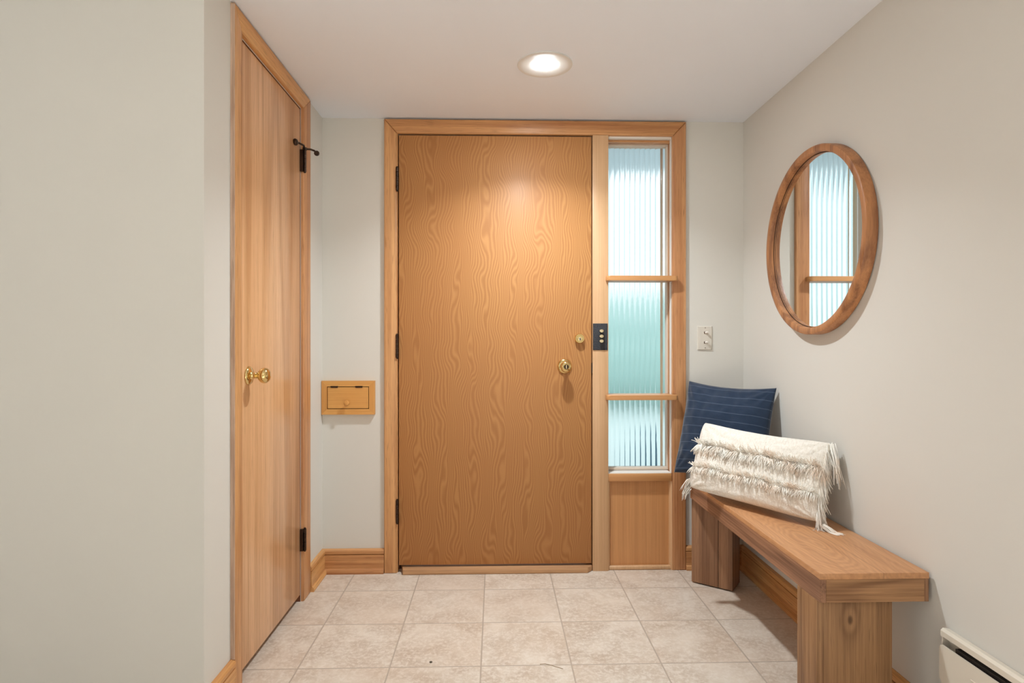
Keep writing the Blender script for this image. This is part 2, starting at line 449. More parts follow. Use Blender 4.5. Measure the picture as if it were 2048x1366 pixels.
# baseboards: profile (distance from wall, height)
BBP = [(0, 0), (0.027, 0), (0.028, 0.008), (0.024, 0.018), (0.019, 0.0215), (0.017, 0.023), (0.017, 0.0865), (0.0105, 0.0872), (0.0105, 0.0908),
       (0.0175, 0.0915), (0.0175, 0.104), (0.014, 0.109), (0.004, 0.1125), (0, 0.1125)]
def baseboard(name, p0, p1, nrm, m0, m1, mat, label):
    """p0->p1 along the wall at z 0; nrm points into the room; m0/m1 = mitre slope at the ends"""
    p0, p1, nrm = Vector(p0), Vector(p1), Vector(nrm); d = (p1 - p0).normalized(); bm = new()
    A = [bm.verts.new(p0 + nrm * a + d * (m0 * a) + Vector((0, 0, z))) for a, z in BBP]
    B = [bm.verts.new(p1 + nrm * a - d * (m1 * a) + Vector((0, 0, z))) for a, z in BBP]
    n = len(BBP)
    for i in range(n): bm.faces.new([A[i], A[(i + 1) % n], B[(i + 1) % n], B[i]])
    bm.faces.new(A[::-1]); bm.faces.new(B)
    return struct(name, bm, mat, label, 'baseboard')
baseboard('baseboard_front', (XL, YB, 0), (-0.5225, YB, 0), (0, -1, 0), 1, 0, M['oak_x'], 'short oak baseboard left of the front door under the mail flap')
baseboard('baseboard_left', (XL, 2.598, 0), (XL, YB, 0), (1, 0, 0), 0, 1, M['oak_y'], 'short oak baseboard between closet door casing and corner')
baseboard('baseboard_near', (XL, YC, 0), (XL, 1.847, 0), (1, 0, 0), 0, 0, M['oak_y'], 'short oak baseboard at the near side of the closet door')
baseboard('baseboard_corner', (0.906, YB, 0), (XR, YB, 0), (0, -1, 0), 0, 1, M['oak_x'], 'oak baseboard right of the sidelight behind the bench leg')
baseboard('baseboard_right', (XR, 1.535, 0), (XR, YB, 0), (-1, 0, 0), 0, 1, M['oak_y'], 'long oak baseboard along the right wall under the bench')

# ------------------------------------------------------------------ front door surround
CF = 2.795                                   # casing face
def mitred(bm, poly, y0, y1, bev=0.005):
    """poly in (x, z), extruded over y"""
    a = [bm.verts.new((p[0], y0, p[1])) for p in poly]; c = [bm.verts.new((p[0], y1, p[1])) for p in poly]
    n = len(poly); fs = [bm.faces.new(a), bm.faces.new(c[::-1])]
    for i in range(n): fs.append(bm.faces.new([a[i], c[i], c[(i + 1) % n], a[(i + 1) % n]]))
    if bev: bmesh.ops.bevel(bm, geom=list(fs[0].edges), offset=bev, segments=3, profile=0.5, affect='EDGES')
    return bm
tr = root('trim_1', (0.2, CF, 0), 'oak casing around front door and sidelight', 'door casing', kind='structure')
ZT, ZH = 2.130, 2.063
b = mitred(new(), [(-0.5215, 0), (-0.4625, 0), (-0.4625, ZH), (-0.5215, ZT)], CF, YB, 0.006)
box(b, -0.4625, -0.4590, 2.806, YB + 0.14, 0, ZH)
obj('side_casing', b, M['oak_z'], tr, smooth=30)
b = mitred(new(), [(0.8435, 0), (0.906, 0), (0.906, ZT), (0.8435, ZH)], CF, YB, 0.006)
obj('side_casing', b, M['oak_z2'], tr, smooth=30)
b = mitred(new(), [(-0.5215, ZT), (-0.4625, ZH), (0.8435, ZH), (0.906, ZT)], CF, YB, 0.006)
obj('head_casing', b, M['oak_x'], tr, smooth=30)
b = box(new(), 0.4595, 0.5345, CF, YB + 0.14, 0, ZH - 0.0005, 0.002)
obj('mullion_post', b, M['oak_mull'], tr, smooth=30)
# stops behind the slab edges
b = new()
box(b, -0.459, -0.44, 2.853, 2.90, 0, ZH); box(b, 0.44, 0.459, 2.853, 2.90, 0, ZH); box(b, -0.44, 0.44, 2.853, 2.90, 2.03, ZH)
obj('door_stop_strip', b, plain('dark_stop_wood', lin(96, 52, 32), 0.6), tr)
b = prism(new(), [(-0.452, 2.862), (-0.430, 2.772), (0.432, 2.772), (0.4575, 2.80), (0.4575, 2.862)], 0.0, 0.026, bev=0.004)
obj('threshold', b, M['threshold'], tr, smooth=30)

# ------------------------------------------------------------------ hardware builders
def hinge(parent, x, y, z, h, leaf_dir, r=0.0065, flip=None):
    b = new(); segs = 5; s = h / segs
    for k in range(segs):
        lathe(b, [(0, z - h / 2 + k * s + 0.0006), (r, z - h / 2 + k * s + 0.0008), (r, z - h / 2 + (k + 1) * s - 0.0008), (0, z - h / 2 + (k + 1) * s - 0.0006)], (x, y, 0), (0, 0, 1), 16)
    lathe(b, [(0, z - h / 2 - 0.006), (r * 0.7, z - h / 2 - 0.004), (r * 0.8, z - h / 2), (0, z - h / 2 + 0.001)], (x, y, 0), (0, 0, 1), 12)
    lathe(b, [(0, z + h / 2 - 0.001), (r * 0.8, z + h / 2), (r * 0.7, z + h / 2 + 0.004), (0, z + h / 2 + 0.006)], (x, y, 0), (0, 0, 1), 12)
    if flip is None:
        box(b, x - 0.002, x + 0.002, y, y + 0.022, z - h / 2, z + h / 2)
        box(b, x - 0.013, x, y + 0.004, y + 0.010, z - h / 2, z + h / 2)
    else:
        box(b, x - 0.030, x, y - 0.002, y + 0.002, z - h / 2, z + h / 2)
        box(b, x - 0.020, x - 0.004, y - 0.013, y + 0.002, z - h / 2, z + h / 2)
    return obj('hinge', b, M['bronze'], parent, smooth=40)

# ------------------------------------------------------------------ front door
dr = root('door_1', (0, 2.80, 0.035), 'closed front door of orange-brown figured veneer', 'door', kind='structure')
obj('door_slab', box(new(), -0.4535, 0.4545, 2.802, 2.846, 0.0355, 2.056, 0.0015), M['door'], dr, smooth=30)
for z in (1.847, 1.064, 0.290): hinge(dr, -0.4600, 2.793, z, 0.108, 0)
kx, kz = 0.3275, 0.969
k = obj('door_knob', lathe(new(), [(0.0, 0), (0.0, 0.002), (0.0345, 0.002), (0.0345, 0.005), (0.031, 0.009), (0.024, 0.011), (0.013, 0.013), (0.0115, 0.032), (0.014, 0.036),
      (0.021, 0.041), (0.0255, 0.048), (0.0265, 0.055), (0.0245, 0.062), (0.019, 0.0665), (0.0125, 0.068), (0.0115, 0.0665), (0.0, 0.0665)], (kx, 2.803, kz), (0, -1, 0), 48), M['brass'], dr, smooth=50)
b = lathe(new(), [(0, 0.066), (0.0105, 0.066), (0.0105, 0.068), (0, 0.0682)], (kx, 2.803, kz), (0, -1, 0), 28)
obj('lock_core', b, M['bronze'], k, smooth=40)
b = box(new(), kx - 0.0022, kx + 0.0022, 2.803 - 0.0715, 2.803 - 0.068, kz - 0.0085, kz + 0.0085, 0.0008)
obj('turn_button', b, M['brass_pale'], k)
dx, dz = 0.3965, 1.1005
k = obj('deadbolt', lathe(new(), [(0, 0), (0.0225, 0.0), (0.0225, 0.017), (0.0205, 0.0205), (0.0165, 0.0205), (0.0155, 0.019), (0.0, 0.019)], (dx, 2.802, dz), (0, -1, 0), 40), M['brass'], dr, smooth=40)
b = lathe(new(), [(0, 0.0185), (0.0082, 0.0185), (0.0082, 0.0225), (0.007, 0.0232), (0, 0.0232)], (dx + 0.001, 2.802, dz - 0.002), (0, -1, 0), 24)
obj('keyway', b, M['brass_pale'], k, smooth=40)
b = box(new(), dx - 0.0012, dx + 0.003, 2.802 - 0.0242, 2.802 - 0.0230, dz - 0.0085, dz + 0.002)
obj('key_slot', b, M['dark'], k)
obj('latch_strike', box(new(), 0.4548, 0.4592, 2.800, 2.83, 0.935, 0.985, 0.0005), M['dark'], dr)

# ------------------------------------------------------------------ sidelight
wn = root('window_1', (0.688, 2.86, 0), 'tall narrow sidelight of ribbed glass beside the front door', 'window', kind='structure')
GX0, GX1, GZ0, GZ1, GY = 0.5345, 0.8405, 0.462, 2.063, 2.905
SILL = 0.458
# wood jamb and head
b = new()
box(b, GX1, GX1 + 0.004, CF + 0.004, YB + 0.14, 0, ZH)
box(b, GX0, GX1, 2.86, YB + 0.14, ZH - 0.012, ZH + 0.001)
obj('jamb', b, M['oak_z2'], wn)
b = box(new(), GX0, GX1, 2.835, 2.862, ZH - 0.020, ZH, 0.001); obj('head_stop', b, M['oak_x'], wn)
b = new()
box(b, GX0, GX1, 2.812, 2.834, ZH - 0.010, ZH + 0.0005, 0.001)
box(b, GX1 - 0.0035, GX1 + 0.0005, 2.812, 2.834, SILL, ZH, 0.001)
obj('white_liner', b, M['white'], wn)
b = new()
for (x0, x1, z0, z1) in ((GX0, GX0 + 0.007, GZ0, GZ1 - 0.012), (GX1 - 0.007, GX1, GZ0, GZ1 - 0.012), (GX0 + 0.007, GX1 - 0.007, GZ1 - 0.028, GZ1 - 0.012), (GX0 + 0.007, GX1 - 0.007, GZ0, GZ0 + 0.012)):
    box(b, x0, x1, 2.868, 2.902, z0, z1, 0.001)
obj('glazing_bead', b, M['cream'], wn)
# reeded pane: flat back, convex ribs in front
b = new(); ribs = 12; px0, px1 = GX0 + 0.001, GX1 - 0.001; pitch = (px1 - px0) / ribs; ns = 12
fr = []; z0, z1 = GZ0 + 0.004, GZ1 - 0.014
for i in range(ribs * ns + 1):
    x = px0 + (px1 - px0) * i / (ribs * ns); ph = (i % ns) / ns
    d = 0.0058 * (4 * ph * (1 - ph)) ** 0.8
    fr.append((b.verts.new((x, GY + 0.006 - d, z0)), b.verts.new((x, GY + 0.006 - d, z1)), b.verts.new((x, GY + 0.012, z0)), b.verts.new((x, GY + 0.011, z1))))
for p, q in zip(fr, fr[1:]):
    b.faces.new([p[0], q[0], q[1], p[1]]); b.faces.new([p[2], p[3], q[3], q[2]]); b.faces.new([p[1], q[1], q[3], p[3]]); b.faces.new([p[0], p[2], q[2], q[0]])
b.faces.new(fr[0]if False else [fr[0][0], fr[0][1], fr[0][3], fr[0][2]]); b.faces.new([fr[-1][0], fr[-1][2], fr[-1][3], fr[-1][1]])
obj('window_pane', b, M['glass'], wn, smooth=60)
# sill and lower panel
b = box(new(), GX0, GX1 - 0.002, 2.798, YB + 0.14, 0.422, SILL, 0.003); obj('sill', b, M['shelf'], wn, smooth=30)
b = box(new(), GX0 + 0.001, GX1 - 0.004, 2.806, 2.866, SILL, SILL + 0.003, 0.001); obj('sill_liner', b, M['white'], wn)
b = box(new(), GX0, GX1, 2.822, 2.90, 0, 0.422); obj('lower_panel', b, M['panel'], wn)
b = new()
for x0, s in ((GX0, 1), (GX1, -1)):
    prof = [(x0, 2.822), (x0, 2.802), (x0 + s * 0.005, 2.803), (x0 + s * 0.009, 2.808), (x0 + s * 0.011, 2.822)]
    if s < 0: prof = prof[::-1]
    prism(b, prof, 0.0, 0.421)
box(b, GX0 + 0.004, GX1 - 0.004, 2.803, 2.822, 0.0, 0.020, 0.006, 3)
obj('panel_bead', b, M['oak_mull'], wn, smooth=40)

# two little shelves across the sidelight
def sidelight_shelf(z, label):
    pts = [(GX0 + 0.001, CF - 0.001), (0.521, CF - 0.001), (0.521, 2.774)]
    r = 0.018
    for k in range(1, 9):
        a = math.pi + k / 8 * math.pi / 2
        pts.append((0.521 + r + r * math.cos(a), 2.776 + r * math.sin(a)))
    for k in range(0, 8):
        a = 1.5 * math.pi + k / 8 * math.pi / 2
        pts.append((0.859 - r + r * math.cos(a), 2.776 + r * math.sin(a)))
    pts += [(0.859, 2.774), (0.859, CF - 0.001), (GX1 - 0.005, CF - 0.001), (GX1 - 0.005, 2.868), (GX0 + 0.001, 2.868)]
    b = prism(new(), pts, z, z + 0.0225, bev=0.0018)
    obj('window_shelf', b, M['shelf'], origin=(0.688, 2.868, z), smooth=35, label=label, cat='shelf', group='small shelves across the sidelight')
sidelight_shelf(1.372, 'upper thin wooden shelf across the sidelight, at eye level above the black switch plate')
sidelight_shelf(0.812, 'lower thin wooden shelf across the sidelight, beside the navy pillow')

# ------------------------------------------------------------------ closet door
CX = XL + 0.014
tr = root('trim_2', (XL, 2.2, 0), 'oak casing around the closet door', 'door casing', kind='structure')
def mitred_x(bm, poly, x0, x1, bev=0.004):
    a = [bm.verts.new((x1, p[0], p[1])) for p in poly]; c = [bm.verts.new((x0, p[0], p[1])) for p in poly]
    n = len(poly); fs = [bm.faces.new(a), bm.faces.new(c[::-1])]
    for i in range(n): fs.append(bm.faces.new([a[i], c[i], c[(i + 1) % n], a[(i + 1) % n]]))
    if bev: bmesh.ops.bevel(bm, geom=list(fs[0].edges), offset=bev, segments=3, profile=0.5, affect='EDGES')
    return bm
CT, CH = 2.131, 2.064
b = mitred_x(new(), [(1.849, 0), (1.901, 0), (1.901, CH), (1.849, CT)], XL, CX, 0.002)
cs = obj('side_casing', b, M['oak_z'], tr, smooth=30)
obj('worn_edge', box(new(), XL, CX - 0.001, 1.8472, 1.8492, 0.112, CT - 0.002), M['oak_worn'], cs)
b = mitred_x(new(), [(2.508, 0), (2.597, 0), (2.597, CT), (2.508, CH)], XL, CX, 0.005); obj('side_casing', b, M['oak_z2'], tr, smooth=30)
b = mitred_x(new(), [(1.849, CT), (1.901, CH), (2.508, CH), (2.597, CT)], XL, CX, 0.005); obj('head_casing', b, M['oak_y'], tr, smooth=30)
b = new()
box(b, XL - 0.058, XL - 0.040, CY0, CY1, 0, CZ1)
box(b, XL - 0.040, XL - 0.0015, CY1 - 0.003, CY1 + 0.0005, 0, CZ1 + 0.0005); box(b, XL - 0.040, XL - 0.0015, CY0 - 0.0005, CY0 + 0.003, 0, CZ1 + 0.0005)
box(b, XL - 0.040, XL - 0.0015, CY0 + 0.003, CY1 - 0.003, CZ1 - 0.003, CZ1 + 0.0005)
obj('door_stop_strip', b, plain('jamb_brown', lin(120, 72, 42), 0.6), tr)
dr = root('door_2', (XL, 2.2, 0.03), 'tall plain oak closet door in the left wall', 'door', kind='structure')
obj('door_slab', box(new(), XL - 0.036, XL - 0.001, 1.912, 2.500, 0.030, 2.056, 0.0015), M['closet'], dr, smooth=30)
h1 = hinge(dr, XL + 0.0165, 2.508, 1.842, 0.090, 0, flip=1)
h2 = hinge(dr, XL + 0.0165, 2.508, 0.2585, 0.090, 0, flip=1)
# hinge-pin door stop on the top hinge
hx, hy, hz = XL + 0.0165, 2.508, 1.893
b = new()
tube(b, [(hx, hy, hz), (hx + 0.004, hy - 0.03, hz + 0.006), (XL + 0.012, hy - 0.062, hz + 0.004), (XL + 0.006, hy - 0.075, hz + 0.002)], 0.0045)
tube(b, [(hx, hy, hz), (hx + 0.02, hy + 0.01, hz + 0.002), (hx + 0.034, hy + 0.016, hz - 0.002), (hx + 0.042, hy + 0.018, hz - 0.008)], 0.004)
lathe(b, [(0, 0), (0.013, 0), (0.014, 0.006), (0.010, 0.012), (0, 0.014)], (XL + 0.0005, hy - 0.080, hz + 0.002), (1, -0.1, 0.1), 24)
lathe(b, [(0, -0.008), (0.009, -0.007), (0.0115, 0), (0.009, 0.007), (0, 0.008)], (hx + 0.044, hy + 0.018, hz - 0.012), (0.4, -1, 0), 24)
lathe(b, [(0, -0.004), (0.009, -0.004), (0.009, 0.005), (0, 0.006)], (hx, hy, hz), (0, 0, 1), 20)
obj('hinge_pin_stop', b, M['bronze'], h1, smooth=45)
b = lathe(new(), [(0, 0), (0.031, 0.0), (0.031, 0.003), (0.027, 0.008), (0.018, 0.010), (0.013, 0.012), (0.0105, 0.016), (0.0095, 0.024), (0.011, 0.0265), (0.0085, 0.029), (0.011, 0.033),
       (0.018, 0.037), (0.0238, 0.044), (0.026, 0.052), (0.0245, 0.060), (0.019, 0.0665), (0.010, 0.0700), (0, 0.0705)], (XL - 0.001, 1.982, 0.9765), (1, 0, 0), 48)
obj('door_knob', b, M['brass'], dr, smooth=50)

# ------------------------------------------------------------------ mail flap on the front wall
mf = root('mail_flap', (-0.69, YB, 0.74), 'small oak framed mail flap with wooden knob on the wall left of the front door', 'mail slot')
x0, x1, z0, z1 = -0.8125, -0.5655, 0.7445, 0.9020
w = 0.026
for nm, poly, mt in (('frame_rail', [(x0, z1), (x1, z1), (x1 - w, z1 - w), (x0 + w, z1 - w)], 'maple_x'), ('frame_rail', [(x0, z0), (x1, z0), (x1 - w, z0 + w), (x0 + w, z0 + w)], 'maple_x'),
                     ('frame_stile', [(x0, z0), (x0 + w, z0 + w), (x0 + w, z1 - w), (x0, z1)], 'maple_z'), ('frame_stile', [(x1, z0), (x1 - w, z0 + w), (x1 - w, z1 - w), (x1, z1)], 'maple_z')):
    obj(nm, mitred(new(), poly, YB - 0.020, YB, 0.0008), M[mt], mf)
obj('backing', box(new(), x0 + w, x1 - w, YB - 0.004, YB - 0.0005, z0 + w, z1 - w), M['dark'], mf)
fl = obj('flap_door', box(new(), x0 + w + 0.003, x1 - w - 0.003, YB - 0.019, YB - 0.006, z0 + w + 0.003, z1 - w - 0.003, 0.001), M['maple_x'], mf)
for hxx in (-0.752, -0.638):
    b = tube(new(), [(hxx - 0.017, YB - 0.021, z1 - w - 0.0005), (hxx + 0.017, YB - 0.021, z1 - w - 0.0005)], 0.003)
    box(b, hxx - 0.016, hxx + 0.016, YB - 0.0205, YB - 0.0190, z1 - w - 0.006, z1 - w + 0.001)
    obj('hinge', b, M['bronze'], mf, smooth=40)
b = lathe(new(), [(0, 0), (0.006, 0), (0.006, 0.010), (0.011, 0.015), (0.0135, 0.020), (0.012, 0.026), (0.006, 0.0285), (0, 0.029)], (-0.6915, YB - 0.019, 0.8005), (0, -1, 0), 32)
obj('flap_knob', b, M['maple_z'], mf, smooth=50)

# ------------------------------------------------------------------ switch plates
def plate_bm(xc, y, zc, w, h, t):
    b = box(new(), xc - w / 2, xc + w / 2, y - t, y, zc - h / 2, zc + h / 2)
    es = [e for e in b.edges if all(v.co.y < y - t / 2 for v in e.verts)]
    bmesh.ops.bevel(b, geom=es, offset=t * 0.8, segments=4, profile=0.6, affect='EDGES')
    return b
sp = root('switch_plate', (0.997, YB, 1.1025), 'ivory wall plate with two small toggle switches right of the door', 'light switch')
obj('cover_plate', plate_bm(1.0005, YB, 1.1030, 0.070, 0.1135, 0.006), M['plate'], sp, smooth=35)
for z in (1.1285, 1.0815):
    s = obj('switch_collar', box(new(), 0.9935, 1.0145, YB - 0.0072, YB - 0.0045, z - 0.0065, z + 0.0065, 0.001), M['plate'], sp)
    obj('collar_slot', box(new(), 0.9952, 1.0128, YB - 0.0076, YB - 0.0070, z - 0.0052, z + 0.0052), plain('slot_brown', lin(96, 74, 56), 0.6), s)
    b = lathe(new(), [(0, 0), (0.0048, 0.0), (0.0056, 0.012), (0.0052, 0.016), (0, 0.0175)], (1.0035, YB - 0.006, z), (0.45, -1, 0.10), 16)
    obj('toggle', b, M['white'], sp, smooth=50)
for z in (1.1515, 1.0555):
    obj('plate_screw', lathe(new(), [(0, 0), (0.0027, 0), (0.0024, 0.0012), (0, 0.0014)], (1.002, YB - 0.0058, z), (0, -1, 0), 14), plain('screw_head', lin(150, 136, 120), 0.4), sp, smooth=40)

bp = root('switch_plate', (0.4975, CF, 1.1085), 'black pebbled metal switch plate with three brass toggles on the post beside the front door', 'light switch')
obj('cover_plate', plate_bm(0.4955, CF, 1.1085, 0.0700, 0.126, 0.004), M['black'], bp, smooth=35)
for z in (1.1345, 1.1095, 1.0865):
    b = lathe(new(), [(0, 0), (0.0055, 0), (0.0062, 0.007), (0.0095, 0.011), (0.0105, 0.015), (0.0085, 0.0195), (0, 0.021)], (0.4985, CF - 0.003, z), (0, -1, 0.12), 24)
    for v in b.verts: v.co.x = 0.4985 + (v.co.x - 0.4985) * 1.1; v.co.z = z + (v.co.z - z) * 0.85
    obj('toggle', b, M['brass_pale'], bp, smooth=50)

# ------------------------------------------------------------------ recessed ceiling lamp
LX, LY = 0.187, 2.243
lp = root('recessed_light', (LX, LY, ZC), 'round white recessed ceiling light, switched on, above the front door', 'ceiling light')
b = lathe(new(), [(0.104, 0.0), (0.1045, -0.0030), (0.1035, -0.0045), (0.098, -0.0048), (0.085, -0.0040), (0.060, -0.0026), (0.0450, -0.0020), (0.0450, -0.001), (0.0, -0.001)], (LX, LY, ZC), (0, 0, 1), 72)
obj('trim_ring', b, M['lamp_trim'], lp, smooth=40)
b = lathe(new(), [(0.0, -0.0011), (0.044, -0.0011), (0.0438, -0.0030), (0.038, -0.0042), (0.026, -0.0050), (0.0, -0.0054)], (LX, LY, ZC), (0, 0, 1), 48)
obj('lamp_lens', b, M['lens'], lp, smooth=50)
ll = bpy.data.lights.new('lamp_beam', 'AREA'); ll.shape = 'DISK'; ll.size = 0.084; ll.energy = 10.8; ll.color = (0.87, 0.95, 1.0); ll.spread = math.radians(128)
lo = bpy.data.objects.new('lamp_beam', ll); C.objects.link(lo); lo.parent = lp; lo.location = (0, 0, -0.0060)

# ------------------------------------------------------------------ round mirror
MY, MZ, MR = 2.146, 1.4555, 0.3420
mr = root('wall_mirror', (XR, MY, MZ - MR), 'large round mirror with thick wooden rim on the right wall above the bench', 'mirror')
def ring(bm, prof, n=128):
    """prof: (radius, distance out of the wall)"""
    R = []
    for i in range(n):
        a = 2 * math.pi * i / n
        R.append([bm.verts.new((XR - d, MY + r * math.cos(a), MZ + r * math.sin(a))) for r, d in prof])
    m = len(prof)
    for i in range(n):
        for j in range(m): bm.faces.new([R[i][j], R[(i + 1) % n][j], R[(i + 1) % n][(j + 1) % m], R[i][(j + 1) % m]])
    return bm
obj('rim', ring(new(), [(MR - 0.004, 0.001), (MR, 0.004), (MR, 0.036), (MR - 0.002, 0.040), (MR - 0.006, 0.042), (MR - 0.021, 0.042), (MR - 0.0245, 0.040), (MR - 0.026, 0.036), (MR - 0.026, 0.020), (MR - 0.030, 0.018), (MR - 0.030, 0.001)]), M['walnut'], mr, smooth=35)
obj('rim_gasket', ring(new(), [(MR - 0.0265, 0.0205), (MR - 0.0265, 0.0185), (MR - 0.0285, 0.0178), (MR - 0.0285, 0.0205)]), M['dark'], mr)
obj('mirror_glass', lathe(new(), [(0, 0.002), (MR - 0.027, 0.002), (MR - 0.027, 0.017), (0, 0.017)], (XR, MY, MZ), (-1, 0, 0), 128), M['mirror'], mr)

# ------------------------------------------------------------------ bench
BX0, BX1, BY0, BY1, BZ = 0.876, 1.178, 1.580, 2.650, 0.4625
bn = root('bench', (BX0, BY0, 0), 'brown oak bench with thick seat and slab legs along the right wall', 'bench')
obj('seat_top', box(new(), BX0, BX1, BY0, BY1, BZ - 0.0165, BZ, 0.0012), M['bench_top'], bn, smooth=30)
AP = BZ - 0.0168; AB = BZ - 0.0790; t = 0.018
obj('front_apron', box(new(), BX0 + 0.0010, BX0 + t, BY0 + 0.0010, BY1, AB, AP, 0.0008), M['bench_y'], bn)
obj('back_apron', box(new(), BX1 - 0.0125, BX1 - 0.001, BY0 + 0.0010, BY1, AB, AP, 0.0006), M['bench_leg'], bn)
obj('end_apron', box(new(), BX0 + t + 0.0003, BX1 - 0.0128, BY0 + 0.0012, BY0 + t, AB, AP, 0.0006), M['bench_x'], bn)
obj('end_apron', box(new(), BX0 + t + 0.0003, BX1 - 0.0128, BY1 - t, BY1, AB, AP, 0.0006), M['bench_x'], bn)
obj('under_panel', box(new(), BX0 + t + 0.0003, BX1 - 0.0128, BY0 + t + 0.0003, BY1 - t - 0.0003, AB + 0.012, AP, 0), M['bench_y'], bn)
b = box(new(), BX0 - 0.0005, 1.087, 1.597, 1.700, 0.004, AB - 0.0003, 0.0015)
lg = obj('leg', b, M['bench_near_leg'], bn, smooth=30)
# far leg stands turned, its corner towards the room
P1, P2 = Vector((0.884, 2.652)), Vector((1.026, 2.5435)); e = (P2 - P1).normalized(); nn = Vector((-e.y, e.x))
P3 = P2 + nn * 0.115; P4 = P1 + nn * 0.115
if P4.y > 2.775: P4.y = 2.775
Pm = P1 + e * (P2 - P1).length * 0.66
b = prism(new(), [tuple(P1), tuple(Pm - e * 0.0014), tuple(Pm - e * 0.0014 + nn * 0.1149), tuple(P4)], 0.006, AB - 0.0003, bev=0.001)
prism(b, [tuple(Pm + e * 0.0014), tuple(P2), tuple(P3), tuple(Pm + e * 0.0014 + nn * 0.1149)], 0.006, AB - 0.0003, bev=0.001)
obj('leg', b, M['bench_leg'], bn, smooth=30)
b = new()
q = nn * 0.01 + e * 0.008
prism(b, [tuple(P1 + nn * .01 + e * .012), tuple(P2 + nn * .01 - e * .012), tuple(P3 - nn * .01 - e * .012), tuple(P4 - nn * .01 + e * .012)], 0.0, 0.006)
obj('foot_pad', b, M['dark'], bn)
obj('foot_pad', box(new(), BX0 + 0.012, 1.075, 1.610, 1.688, 0.0, 0.004), M['dark'], bn)

# ------------------------------------------------------------------ pillows
class Pillow:
    def __init__(s, TL, TR, BL, BR, T, a, bb, out, wr, seed, powr=0.42, low=1.0, rc=0.0):
        s.c = [Vector(p) for p in (TL, TR, BL, BR)]; s.T = T; s.a = a; s.b = bb; s.wr = wr; s.seed = seed; s.pw = powr; s.low = low; s.rc = rc
        n = (s.c[1] - s.c[0]).cross(s.c[2] - s.c[0]).normalized()
        if n.dot(Vector(out)) < 0: n = -n
        s.n = n
    def P(s, u, v):
        u2 = u * (1 - s.a * (1 - v * v)); v2 = v * (1 - (s.b if v > 0 else s.b * s.low) * (1 - u * u))
        k = 1 - s.rc * (abs(u) * abs(v)) ** 6
        u2 *= k; v2 *= k
        U, V = (u2 + 1) / 2, (v2 + 1) / 2
        TL, TR, BL, BR = s.c
        return (TL * (1 - U) + TR * U) * V + (BL * (1 - U) + BR * U) * (1 - V)
    def S(s, u, v, side=1, lift=0.0):
        h = s.T * max(0.0, (1 - abs(u) ** 2.4) * (1 - abs(v) ** 2.4)) ** s.pw
        q = Vector((u * 2.1, v * 2.1, s.seed + side * 5))
        w = mnoise.noise(q) * 0.5 + mnoise.noise(q * 2.7) * 0.3
        # creases running in from the corners
        cr = 0
        for su in (-1, 1):
            for sv in (-1, 1):
                du, dv = u - su, v - sv; d = math.hypot(du, dv); an = math.atan2(dv, du)
                cr += math.sin(an * 14 + s.seed + su * 2 + sv) * math.exp(-d * 2.2) * min(1, d * 4) * 0.6
        edge = min(1.0, h / (s.T * 0.6))
        h2 = h + (w + cr * 0.6) * s.wr * edge
        return s.P(u, v) + s.n * (side * max(h2, 0) + lift)
    def mesh(s, nu=72, nv=56):
        bm = new(); uvl = bm.loops.layers.uv.new('UVMap')
        L = {}
        def vert(i, j, side):
            if i in (0, nu) or j in (0, nv): side = 0
            k = (i, j, side)
            if k not in L:
                u = -math.cos(math.pi * i / nu) * 0.35 + (2 * i / nu - 1) * 0.65; v = -math.cos(math.pi * j / nv) * 0.35 + (2 * j / nv - 1) * 0.65
                L[k] = (bm.verts.new(s.S(u, v, side if side else 1)), ((u + 1) / 2, (v + 1) / 2))
            return L[k]
        for side in (1, -1):
            for i in range(nu):
                for j in range(nv):
                    q = [vert(i, j, side), vert(i + 1, j, side), vert(i + 1, j + 1, side), vert(i, j + 1, side)]
                    if side < 0: q = q[::-1]
                    f = bm.faces.new([a[0] for a in q])
                    for lp_, a in zip(f.loops, q): lp_[uvl].uv = a[1]
        return bm

nv_p = Pillow((0.905, 2.752, 0.903), (1.176, 2.452, 0.893), (0.800, 2.640, 0.500), (1.075, 2.345, 0.488), 0.072, 0.05, 0.085, (-1, -1, 0), 0.016, 2.0, powr=0.5)
o = obj('pillow', nv_p.mesh(), M['navy'], origin=(0.94, 2.49, 0.4635), smooth=True,
        label='square navy blue pillow with thin pale stripes, standing behind the cream fringed pillow', cat='pillow', group='pillows on the bench')

wp = Pillow((0.874, 2.464, 0.752), (1.160, 2.010, 0.742), (0.790, 2.404, 0.490), (1.082, 1.945, 0.482), 0.058, 0.02, 0.10, (-1, -1, 0.3), 0.010, 9.0, powr=0.36, low=0.1, rc=0.035)
wr_ = root('pillow', (0.94, 2.18, 0.4635), 'cream oblong pillow with two shaggy fringe rows and side tassels, lying on the bench front', 'pillow', 'pillows on the bench')
obj('cushion_cover', wp.mesh(96, 56), M['muslin'], wr_, smooth=True)
rnd = random.Random(11)
def strand(bm, p0, d, L, droop, r=0.0011, n=5, floor=None, curl=0.3):
    p = Vector(p0); d = Vector(d).normalized(); pts = [p.copy()]; st = L / n
    cu = Vector((rnd.uniform(-1, 1), rnd.uniform(-1, 1), rnd.uniform(-1, 1))) * curl
    for k in range(n):
        d = (d + Vector((0, 0, -droop)) / n + cu / n).normalized(); p = p + d * st
        if p.x > XR - 0.004: p.x = XR - 0.004
        if floor is not None and p.z < floor + r * 1.2 and p.x > BX0 - 0.002: p.z = floor + r * 1.2
        pts.append(p.copy())
    tube(bm, pts, r, 4, r * 0.6)
